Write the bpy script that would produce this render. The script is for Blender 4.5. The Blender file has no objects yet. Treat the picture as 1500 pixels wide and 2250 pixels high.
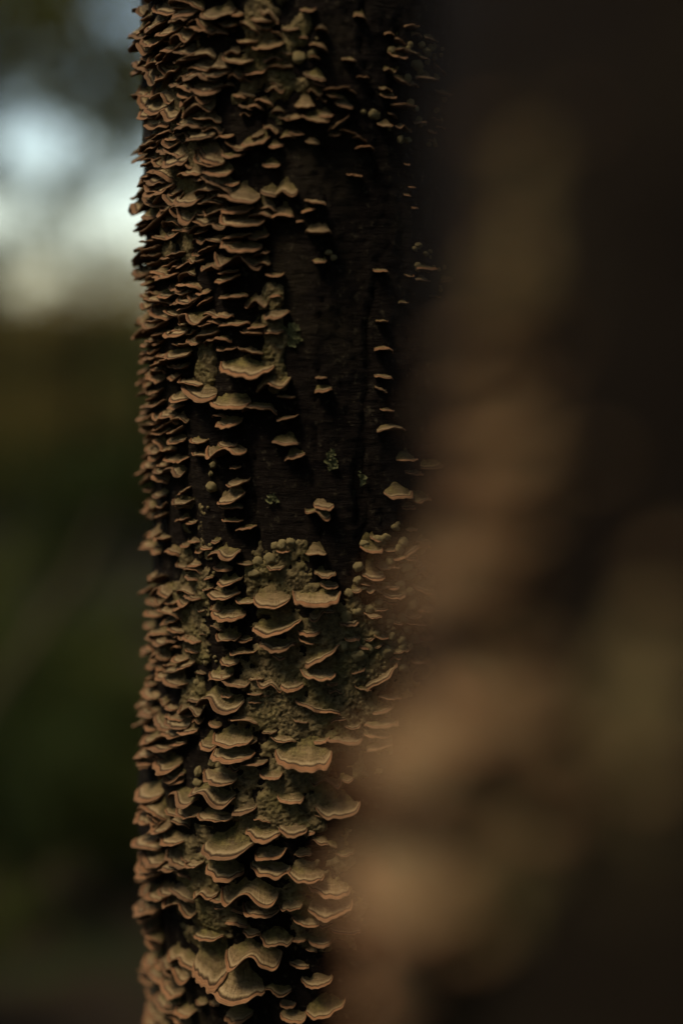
import bpy, math, random
import numpy as np
from mathutils import Vector, noise as mnoise

# ------------------------------------------------------------------ camera
S = bpy.context.scene
COL = S.collection
CAM_Z = 1.25
PITCH = math.radians(5.9)
FPX = 3125.0                                   # focal length in photo pixels (50 mm on a 36 mm tall frame)
cd = bpy.data.cameras.new('camera')
cd.lens = 50; cd.sensor_fit = 'VERTICAL'; cd.sensor_height = 36; cd.sensor_width = 24
cd.clip_start = 0.02; cd.clip_end = 600
cd.dof.use_dof = True; cd.dof.focus_distance = 0.877; cd.dof.aperture_fstop = 1.22
cam = bpy.data.objects.new('camera', cd); COL.objects.link(cam)
cam.location = (0, 0, CAM_Z); cam.rotation_euler = (math.pi/2 - PITCH, 0, 0)
S.camera = cam

# ------------------------------------------------------------------ sky, sun, exposure
SUN = Vector((-0.40, -0.27, 0.86)).normalized()
w = bpy.data.worlds.new('World'); S.world = w; w.use_nodes = True
nt = w.node_tree; nt.nodes.clear()
sky = nt.nodes.new('ShaderNodeTexSky'); sky.sky_type = 'NISHITA'; sky.sun_disc = False
sky.sun_elevation = math.asin(SUN.z); sky.sun_rotation = math.atan2(SUN.x, SUN.y)
sky.air_density = 1.5; sky.dust_density = 1.6; sky.ozone_density = 1.0
bg = nt.nodes.new('ShaderNodeBackground'); bg.inputs['Strength'].default_value = 0.10
wo = nt.nodes.new('ShaderNodeOutputWorld')
nt.links.new(sky.outputs[0], bg.inputs[0]); nt.links.new(bg.outputs[0], wo.inputs[0])
sl = bpy.data.lights.new('sun', 'SUN'); sl.energy = 1.5; sl.angle = math.radians(18); sl.color = (1.0, 0.82, 0.60)
so = bpy.data.objects.new('sun', sl); COL.objects.link(so)
so.location = SUN*30; so.rotation_euler = (-SUN).to_track_quat('-Z', 'Y').to_euler()
S.view_settings.view_transform = 'Standard'; S.view_settings.look = 'None'
S.view_settings.gamma = 1.0; S.view_settings.exposure = 1.2
S.view_settings.use_curve_mapping = False

# ------------------------------------------------------------------ helpers
RNG = random.Random(7)
def tag(o, label, cat, group=None, kind=None):
    if label: o['label'] = label
    if cat: o['category'] = cat
    if group: o['group'] = group
    if kind: o['kind'] = kind
    return o
def mesh(name, V, F, mat, attrs=None, smooth=True):
    me = bpy.data.meshes.new(name)
    V = np.asarray(V, dtype=np.float64)
    me.from_pydata(V.tolist(), [], F)
    if attrs:
        for k, a in attrs.items():
            at = me.attributes.new(k, 'FLOAT', 'POINT'); at.data.foreach_set('value', np.asarray(a, dtype=np.float32))
    if smooth: me.polygons.foreach_set('use_smooth', [True]*len(me.polygons))
    me.materials.append(mat); me.update()
    return me
def link(name, data, parent=None, loc=None, rz=None):
    o = bpy.data.objects.new(name, data); COL.objects.link(o)
    if parent: o.parent = parent
    if loc is not None: o.location = loc
    if rz is not None: o.rotation_euler = (0, 0, rz)
    return o
def grid_faces(n, m, off=0, flip=False):
    F = []
    for i in range(n-1):
        for j in range(m-1):
            a = off+i*m+j; f = (a, a+m, a+m+1, a+1)
            F.append(f[::-1] if flip else f)
    return F
def fbm(x, y, z, o=3):
    return mnoise.fractal((x, y, z), 1.0, 2.0, o)

# ------------------------------------------------------------------ materials
def newmat(name):
    m = bpy.data.materials.new(name); m.use_nodes = True
    t = m.node_tree; b = t.nodes['Principled BSDF']; b.inputs['Roughness'].default_value = 0.85
    b.inputs['Specular IOR Level'].default_value = 0.08
    return m, t, b
def nd(t, typ, **kw):
    n = t.nodes.new(typ)
    for k, v in kw.items():
        if isinstance(k, str) and hasattr(n, k): setattr(n, k, v)
    return n
def noise_node(t, scale, detail=4, rough=0.6, vec=None):
    n = t.nodes.new('ShaderNodeTexNoise'); n.inputs['Scale'].default_value = scale
    n.inputs['Detail'].default_value = detail; n.inputs['Roughness'].default_value = rough
    if vec: t.links.new(vec, n.inputs['Vector'])
    return n.outputs['Fac']
def ramp(t, fac, stops):
    r = t.nodes.new('ShaderNodeValToRGB'); e = r.color_ramp.elements
    while len(e) < len(stops): e.new(0.5)
    for el, (p, c) in zip(e, stops):
        el.position = p; el.color = (*c, 1) if len(c) == 3 else c
    t.links.new(fac, r.inputs[0]); return r.outputs[0]
def mixc(t, fac, a, b, mode='MIX'):
    m = t.nodes.new('ShaderNodeMix'); m.data_type = 'RGBA'; m.blend_type = mode
    for sock, v in ((m.inputs[0], fac), (m.inputs[6], a), (m.inputs[7], b)):
        if isinstance(v, (int, float)): sock.default_value = v
        elif isinstance(v, tuple): sock.default_value = (*v, 1)
        else: t.links.new(v, sock)
    return m.outputs[2]
def math_node(t, op, a, b=None, c=None):
    m = t.nodes.new('ShaderNodeMath'); m.operation = op
    for i, v in enumerate((a, b, c)):
        if v is None: continue
        if isinstance(v, (int, float)): m.inputs[i].default_value = v
        else: t.links.new(v, m.inputs[i])
    return m.outputs[0]
def attr(t, name):
    a = t.nodes.new('ShaderNodeAttribute'); a.attribute_name = name; return a.outputs['Fac']
def bump(t, b, h, dist, strength=1.0):
    n = t.nodes.new('ShaderNodeBump'); n.inputs['Distance'].default_value = dist
    n.inputs['Strength'].default_value = strength
    t.links.new(h, n.inputs['Height']); t.links.new(n.outputs[0], b.inputs['Normal'])
def objvec(t):
    return t.nodes.new('ShaderNodeTexCoord').outputs['Object']

def mat_cap():
    m, t, b = newmat('fungus_cap')
    v = objvec(t); z = attr(t, 'zone'); rd = attr(t, 'rnd'); al = attr(t, 'alg'); an = attr(t, 'ang')
    n1 = noise_node(t, 260, 5, 0.65, v); n2 = noise_node(t, 900, 3, 0.6, v); n3 = noise_node(t, 90, 3, 0.6, v)
    cx = t.nodes.new('ShaderNodeCombineXYZ')
    t.links.new(math_node(t, 'MULTIPLY', an, 22.0), cx.inputs[0]); t.links.new(math_node(t, 'MULTIPLY', z, 3.0), cx.inputs[1])
    t.links.new(math_node(t, 'MULTIPLY', rd, 50.0), cx.inputs[2])
    fib = noise_node(t, 1.0, 4, 0.7, cx.outputs[0])                      # radial fibres
    zz = math_node(t, 'MULTIPLY_ADD', n3, 0.14, z)
    cz = t.nodes.new('ShaderNodeCombineXYZ')
    t.links.new(math_node(t, 'MULTIPLY', zz, 9.0), cz.inputs[0]); t.links.new(math_node(t, 'MULTIPLY', rd, 70.0), cz.inputs[1])
    band = noise_node(t, 1.0, 3, 0.75, cz.outputs[0])                    # uneven growth zones
    band = ramp(t, band, [(0.34, (0, 0, 0)), (0.62, (1, 1, 1))])
    rv = t.nodes.new('ShaderNodeMath'); rv.operation = 'FRACT'; t.links.new(math_node(t, 'MULTIPLY', rd, 7.31), rv.inputs[0])
    tan = mixc(t, band, (0.075, 0.046, 0.020), (0.29, 0.20, 0.092))
    tan = mixc(t, ramp(t, fib, [(0.42, (0, 0, 0)), (0.68, (0.6, 0.6, 0.6))]), tan, (0.34, 0.245, 0.125))
    tan = mixc(t, ramp(t, n1, [(0.5, (0, 0, 0)), (0.72, (0.7, 0.7, 0.7))]), tan, (0.085, 0.062, 0.026))
    tan = mixc(t, math_node(t, 'MULTIPLY', rv.outputs[0], 0.55), tan, (0.095, 0.060, 0.028))
    tan = mixc(t, math_node(t, 'MULTIPLY', attr(t, 'wear_shade'), 0.8), tan, (0.085, 0.064, 0.034))  # weathering, plus shade painted over the upper filler brackets
    # algae and felt on the old, attached part
    g = math_node(t, 'SUBTRACT', math_node(t, 'MULTIPLY_ADD', n3, 0.9, al), math_node(t, 'MULTIPLY', z, 1.15))
    g = ramp(t, g, [(0.0, (0, 0, 0)), (0.55, (0.9, 0.9, 0.9))])
    col = mixc(t, g, tan, mixc(t, ramp(t, n1, [(0.35, (0, 0, 0)), (0.65, (1, 1, 1))]), (0.024, 0.019, 0.007), (0.155, 0.125, 0.040)))
    # dark growth line inside the rim, a pale one before it
    col = mixc(t, ramp(t, z, [(0.74, (0, 0, 0)), (0.82, (0.55, 0.55, 0.55)), (0.85, (0, 0, 0))]), col, (0.36, 0.265, 0.135))
    dk = ramp(t, z, [(0.84, (0, 0, 0)), (0.87, (0.85, 0.85, 0.85)), (0.92, (0.85, 0.85, 0.85))])
    col = mixc(t, dk, col, (0.035, 0.019, 0.010))
    t.links.new(col, b.inputs['Base Color'])
    h = math_node(t, 'ADD', math_node(t, 'MULTIPLY', n2, 0.6), math_node(t, 'ADD', math_node(t, 'MULTIPLY', band, 0.4), fib))
    bump(t, b, math_node(t, 'ADD', h, n1), 0.0013, 0.9)
    return m
def mat_rim():
    m, t, b = newmat('fungus_rim')
    v = objvec(t); z = attr(t, 'zone'); rd = attr(t, 'rnd')
    n1 = noise_node(t, 300, 4, 0.6, v)
    c = mixc(t, rd, (0.185, 0.088, 0.037), (0.25, 0.128, 0.057))
    e = ramp(t, z, [(0.86, (0.5, 0.5, 0.5)), (0.93, (0, 0, 0)), (0.97, (0, 0, 0)), (1.0, (1, 1, 1))])
    c = mixc(t, math_node(t, 'MULTIPLY', e, 0.5), c, (0.36, 0.23, 0.12))
    ln = math_node(t, 'SINE', math_node(t, 'MULTIPLY', z, 150.0))
    c = mixc(t, ramp(t, ln, [(0.55, (0, 0, 0)), (0.95, (0.7, 0.7, 0.7))]), c, (0.085, 0.042, 0.02))
    c = mixc(t, ramp(t, n1, [(0.3, (0, 0, 0)), (0.8, (0.6, 0.6, 0.6))]), c, (0.11, 0.055, 0.026))
    c = mixc(t, math_node(t, 'MULTIPLY', attr(t, 'wear_shade'), 0.75), c, (0.080, 0.052, 0.028))  # same weathering and painted shade carried onto the rim
    t.links.new(c, b.inputs['Base Color']); bump(t, b, n1, 0.0006, 0.6)
    return m
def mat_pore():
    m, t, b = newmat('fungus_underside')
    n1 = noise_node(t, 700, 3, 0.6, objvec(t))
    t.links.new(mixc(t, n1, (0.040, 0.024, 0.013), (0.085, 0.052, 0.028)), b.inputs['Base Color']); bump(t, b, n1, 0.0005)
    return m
def mat_nodule():
    m, t, b = newmat('fungus_nodule_skin')
    v = objvec(t); n1 = noise_node(t, 220, 5, 0.65, v); n2 = noise_node(t, 60, 3, 0.5, v)
    c = mixc(t, n1, (0.16, 0.125, 0.048), (0.38, 0.30, 0.145))
    c = mixc(t, ramp(t, n2, [(0.42, (0, 0, 0)), (0.7, (0.5, 0.5, 0.5))]), c, (0.13, 0.11, 0.036))
    t.links.new(c, b.inputs['Base Color']); bump(t, b, n1, 0.001)
    return m
def mat_crust():
    m, t, b = newmat('fungus_crust_skin')
    v = objvec(t); n1 = noise_node(t, 180, 6, 0.7, v); n2 = noise_node(t, 45, 4, 0.6, v)
    c = mixc(t, ramp(t, n1, [(0.3, (0, 0, 0)), (0.72, (1, 1, 1))]), (0.022, 0.017, 0.008), (0.22, 0.165, 0.075))
    c = mixc(t, ramp(t, n2, [(0.45, (0, 0, 0)), (0.7, (0.6, 0.6, 0.6))]), c, (0.085, 0.075, 0.020))
    t.links.new(c, b.inputs['Base Color']); bump(t, b, n1, 0.002)
    return m
def mat_bark():
    m, t, b = newmat('bark')
    v = objvec(t)
    mp = t.nodes.new('ShaderNodeMapping'); mp.inputs['Scale'].default_value = (1, 1, 5.5); t.links.new(v, mp.inputs[0])
    n1 = noise_node(t, 30, 8, 0.7, mp.outputs[0]); n2 = noise_node(t, 14, 5, 0.6, v); n3 = noise_node(t, 240, 5, 0.7, v)
    c = mixc(t, n1, (0.002, 0.0015, 0.001), (0.013, 0.0085, 0.005))
    c = mixc(t, ramp(t, n2, [(0.52, (0, 0, 0)), (0.75, (0.7, 0.7, 0.7))]), c, (0.026, 0.020, 0.009))
    c = mixc(t, ramp(t, n3, [(0.57, (0, 0, 0)), (0.72, (0.6, 0.6, 0.6))]), c, (0.085, 0.070, 0.040))
    t.links.new(c, b.inputs['Base Color'])
    bump(t, b, math_node(t, 'ADD', n1, math_node(t, 'MULTIPLY', n3, 0.3)), 0.004)
    return m
def mat_lichen():
    m, t, b = newmat('lichen')
    n = noise_node(t, 300, 4, 0.6, objvec(t))
    t.links.new(mixc(t, n, (0.055, 0.056, 0.020), (0.15, 0.145, 0.065)), b.inputs['Base Color']); return m
def mat_leaf(name, a, c):
    m, t, b = newmat(name)
    oi = t.nodes.new('ShaderNodeObjectInfo')
    n = noise_node(t, 3.0, 3, 0.6, objvec(t))
    col = mixc(t, ramp(t, n, [(0.3, (0, 0, 0)), (0.7, (1, 1, 1))]), a, c)
    t.links.new(col, b.inputs['Base Color'])
    tr = t.nodes.new('ShaderNodeBsdfTranslucent'); t.links.new(col, tr.inputs[0])
    mx = t.nodes.new('ShaderNodeMixShader'); mx.inputs[0].default_value = 0.5
    t.links.new(b.outputs[0], mx.inputs[1]); t.links.new(tr.outputs[0], mx.inputs[2])
    t.links.new(mx.outputs[0], t.nodes['Material Output'].inputs[0])
    return m
def mat_ground():
    m, t, b = newmat('leaf_litter')
    v = objvec(t); n1 = noise_node(t, 1.3, 6, 0.65, v); n2 = noise_node(t, 18, 5, 0.7, v)
    c = mixc(t, n2, (0.008, 0.006, 0.003), (0.034, 0.023, 0.012))
    c = mixc(t, ramp(t, n1, [(0.48, (0, 0, 0)), (0.62, (0.85, 0.85, 0.85))]), c, (0.013, 0.020, 0.006))
    t.links.new(c, b.inputs['Base Color']); bump(t, b, n2, 0.05); return m
M_CAP, M_RIM, M_PORE, M_NOD, M_CRUST, M_BARK, M_LICH = mat_cap(), mat_rim(), mat_pore(), mat_nodule(), mat_crust(), mat_bark(), mat_lichen()
M_GROUND = mat_ground()
M_LEAF = [mat_leaf('leaf_green', (0.050, 0.065, 0.014), (0.095, 0.100, 0.026)),
          mat_leaf('leaf_olive', (0.15, 0.118, 0.032), (0.22, 0.165, 0.050)),
          mat_leaf('leaf_dark', (0.022, 0.036, 0.010), (0.050, 0.065, 0.018)),
          mat_leaf('leaf_young', (0.10, 0.115, 0.030), (0.16, 0.155, 0.050))]

# ------------------------------------------------------------------ setting: ground
def gz(x, y): return 0.10*fbm(x*0.25, y*0.25, 3.3, 3) - 0.02
gs = np.concatenate([-np.geomspace(300, 8, 22), np.linspace(-7.5, 7.5, 46), np.geomspace(8, 300, 22)])
GV = [(x, y, gz(x, y) if abs(x) < 40 and abs(y) < 40 else 0.0) for x in gs for y in gs]
tag(link('ground', mesh('ground', GV, grid_faces(len(gs), len(gs)), M_GROUND)), None, None, kind='structure')

# ------------------------------------------------------------------ trunks
class Trunk:
    def __init__(s, cx, cy, R, lx=0.0, ly=0.0, z0=1.2, taper=0.0, swell=0.0):
        s.swell = swell
        s.cx, s.cy, s.R, s.lx, s.ly, s.z0, s.taper = cx, cy, R, lx, ly, z0, taper
    def c(s, z): return s.cx+s.lx*(z-s.z0), s.cy+s.ly*(z-s.z0)
    def r(s, z): return s.R - s.taper*(z-s.z0) + 0.10*math.exp(-max(z, 0)/0.16) + s.swell*math.exp(-((z-0.955)/0.08)**2)
    def bump(s, th, z):
        return 0.0035*fbm(math.cos(th)*2.2+s.cx*9, math.sin(th)*2.2, z*3.0, 3)
    def pt(s, th, z, n=0.0):
        cx, cy = s.c(z); r = s.r(z)+s.bump(th, z)+n
        return Vector((cx+r*math.cos(th), cy+r*math.sin(th), z))
    def hit(s, px, py, off=0.0):
        d = ray(px, py); z = s.z0; o = (0.0, 0.0)
        for _ in range(8):
            cx, cy = s.c(z); r = s.r(z)+off
            a = d.x*d.x+d.y*d.y; b = -2*(d.x*cx+d.y*cy); c = cx*cx+cy*cy-r*r
            q = b*b-4*a*c
            if q < 0: return None
            k = (-b-math.sqrt(q))/(2*a); z = CAM_Z+d.z*k
        x, y = d.x*k, d.y*k
        return math.atan2(y-cy, x-cx), z, k
def ray(px, py):
    x = (px-750)/FPX; y = (1125-py)/FPX
    return Vector((x, math.cos(PITCH)+y*math.sin(PITCH), -math.sin(PITCH)+y*math.cos(PITCH)))
MAIN = Trunk(-0.0195, 0.97, 0.109, lx=-0.008, ly=0.0, z0=1.15, taper=0.003, swell=0.012)
NEAR = Trunk(0.139, 0.405, 0.118, lx=0.028, ly=0.03, z0=1.2, taper=0.004)

def build_tree_trunk(T, zl, zh, top, nth, nz, label, fissure):
    zs = np.concatenate([np.linspace(-0.15, zl, 30)[:-1], np.linspace(zl, zh, nz), np.linspace(zh, top, 60)[1:]])
    V = []; F = []
    for z in zs:
        for k in range(nth):
            th = 2*math.pi*k/nth
            c, s = math.cos(th), math.sin(th)
            h = 0.0010*fbm(c*14, s*14, z*40, 4) + 0.0008*fbm(c*40, s*40, z*200, 3)
            wb = th+0.10*mnoise.noise((z*7, T.cx*5, 2.0))+0.04*mnoise.noise((z*31, T.cx*5, 5.0))
            f = abs(fbm(math.cos(wb)*3.2+7, math.sin(wb)*3.2, z*1.1+T.cx*10, 3))
            h -= fissure*max(0, 1-f/0.05)
            p = T.pt(th, z, h); V.append(p)
    n = len(zs)
    for i in range(n-1):
        for k in range(nth):
            a = i*nth+k; b = i*nth+(k+1) % nth
            F.append((a, b, b+nth, a+nth))
    root = link('tree', None); root.location = (T.c(0)[0], T.c(0)[1], 0)
    Vl = np.array(V)-np.array(root.location)
    link('trunk', mesh('trunk', Vl, F, M_BARK), root)
    tag(root, label, 'tree')
    return root
tree_main = build_tree_trunk(MAIN, 0.62, 1.6, 10.5, 300, 520, 'dark smooth-barked tree trunk crowded with tiers of tan bracket fungi', 0.003)
tree_near = build_tree_trunk(NEAR, 0.8, 1.6, 10.0, 160, 160, 'blurred dark leaning tree trunk with big out-of-focus tan fungi', 0.003)

# ------------------------------------------------------------------ bracket fungus
def fungus_geo(T, th0, z0, W, D, up, droop, style, tilt, seed, scale=1.0, thick=None):
    """vertex rows in the frame of the trunk (origin at the attachment, x outward, y along the girth)."""
    r = random.Random(seed)
    na = max(11, min(33, int(W*1000*0.95)+6)); nr = 9 if W > 0.012 else 6
    t = thick or (0.0005+0.020*W)*r.uniform(0.8, 1.2)
    amp = r.uniform(0.07, 0.13); ph = r.uniform(-0.25, 0.25)
    k1, k2, k3 = r.uniform(2, 4), r.uniform(5, 8), r.uniform(9, 13); p1, p2, p3 = (r.uniform(0, 6.3) for _ in range(3))
    e1, e2, e3 = r.uniform(0.03, 0.12), r.uniform(0.02, 0.075), r.uniform(0.015, 0.05)
    skew = r.uniform(-0.25, 0.25); pw = r.uniform(1.5, 2.3)
    ends = {'s': 0.10, 'f': 0.03, 'a': -0.20, 'w': 0.0, 'l': 0.0}[style]*r.uniform(0.7, 1.3)
    tz = math.tan(math.radians(tilt))
    A = np.linspace(-1, 1, na)
    M = []                                          # per a: margin u,n,zw,up
    for a in A:
        e = 1+e1*math.sin(k1*a*2+p1)+e2*math.sin(k2*a*2+p2)+e3*math.sin(k3*a*2+p3)
        um = W/2*math.sin(a*1.42)/math.sin(1.42)
        nm = D*max(0.0, math.cos(a*1.42))**0.75*e*(1+skew*a)
        zw = ends*W*a*a + 0.25*e1*W*math.sin(k2*a+p3) + 0.3*e2*W*math.sin(k3*a+p1)
        if style == 'w':
            zw += amp*W*math.cos(2*math.pi*(a*0.85+ph)); nm *= 1-0.3*math.exp(-((a+ph)/0.16)**2)
        if style == 'a': zw += 0.06*W
        zw += tz*um*(-1)
        M.append((um, nm+0.0006, zw, up*(1-0.55*a*a)*(1+0.2*math.sin(k1*a+p2))))
    def P(i, rr, dz=0.0, dn=0.0):
        um, nm, zw, uu = M[i]; a = A[i]
        u0 = W/2*0.72*a
        u = u0+(um-u0)*rr**0.85
        n = -0.0015+(nm+0.0015)*rr**pw
        z = uu*max(0.0, 1-rr)**1.6 - droop*nm*rr**1.6 + zw*rr**1.25
        z += 0.0005*math.sin(rr*17+p1)*(rr > 0.2) + 0.0004*mnoise.noise((u*400, n*400, seed % 97))
        return u, n+dn, z+dz
    rows = []; zone = []
    RC = np.concatenate([np.linspace(0, 0.80, nr-1), [0.90]])
    cap = [[P(i, x) for i in range(na)] for x in RC]
    rimdef = [(0.90, 0.0, 0), (0.91, -0.16*t, 0), (0.935, 0.0, 0), (0.97, -0.02*t, 0), (0.995, -0.2*t, 0), (1.0, -0.55*t, 0.0001), (0.985, -0.9*t, 0), (0.94, -1.05*t, 0)]
    rim = [[P(i, x, dz, dn) for i in range(na)] for x, dz, dn in rimdef]
    under = []
    for q, x in enumerate((0.94, 0.7, 0.4, 0.0)):
        row = []
        for i in range(na):
            u, n, z = P(i, 0.94, -1.05*t); a = A[i]
            f = x/0.94; u0 = W/2*0.8*a
            row.append((u0+(u-u0)*f, -0.0015+(n+0.0015)*f, (-0.22*D*(1-a*a) + M[i][2]*0.35 - 0.6*t)*(1-f)+z*f))
        under.append(row)
    # closing sides is done by the trunk itself; bring everything to the cylinder
    c0 = T.pt(th0, z0)
    ct, st = math.cos(th0), math.sin(th0)
    def world(row):
        out = []
        for u, n, z in row:
            R = T.r(z0)
            p = T.pt(th0+u/R, z0+z, n) - c0
            out.append((p.x*ct+p.y*st, -p.x*st+p.y*ct, p.z))
        return out
    res = {}
    for nm_, rws, zn in (('cap', cap, list(RC)), ('rim', rim, [0.89, 0.905, 0.93, 0.965, 0.985, 1.0, 1.0, 1.0]), ('underside', under, [1, .7, .4, 0])):
        V = [v for rw in rws for v in world(rw)]
        Z = [zv for rw, zv in zip(rws, zn) for _ in rw]
        res[nm_] = (V, grid_faces(len(rws), na, 0, flip=True), Z)
    return c0, res
def ang_of(V, F):
    q = sorted(F[0]); c = q[2]-q[0]
    return np.tile(np.linspace(-1, 1, c), len(V)//c).tolist()
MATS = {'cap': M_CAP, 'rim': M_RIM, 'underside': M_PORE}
def add_fungus(T, th, z, W, D, up, droop, style, tilt, seed, label, group, alg, wear_shade=0.0):
    c0, g = fungus_geo(T, th, z, W, D, up, droop, style, tilt, seed)
    rd = random.Random(seed*3+1).random()
    e = link('bracket_fungus', None, None, c0, th)
    g2 = {k: ang_of(V, F) for k, (V, F, Z) in g.items()}
    for k, (V, F, Z) in g.items():
        n = len(V)
        link(k, mesh(k, V, F, MATS[k], {'zone': Z, 'rnd': [rd]*n, 'alg': [alg]*n, 'wear_shade': [wear_shade]*n, 'ang': g2[k]}), e)
    tag(e, label, 'fungus', group)
    return e

PXM = 1/ FPX                                          # metres per photo pixel per metre of distance
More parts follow.
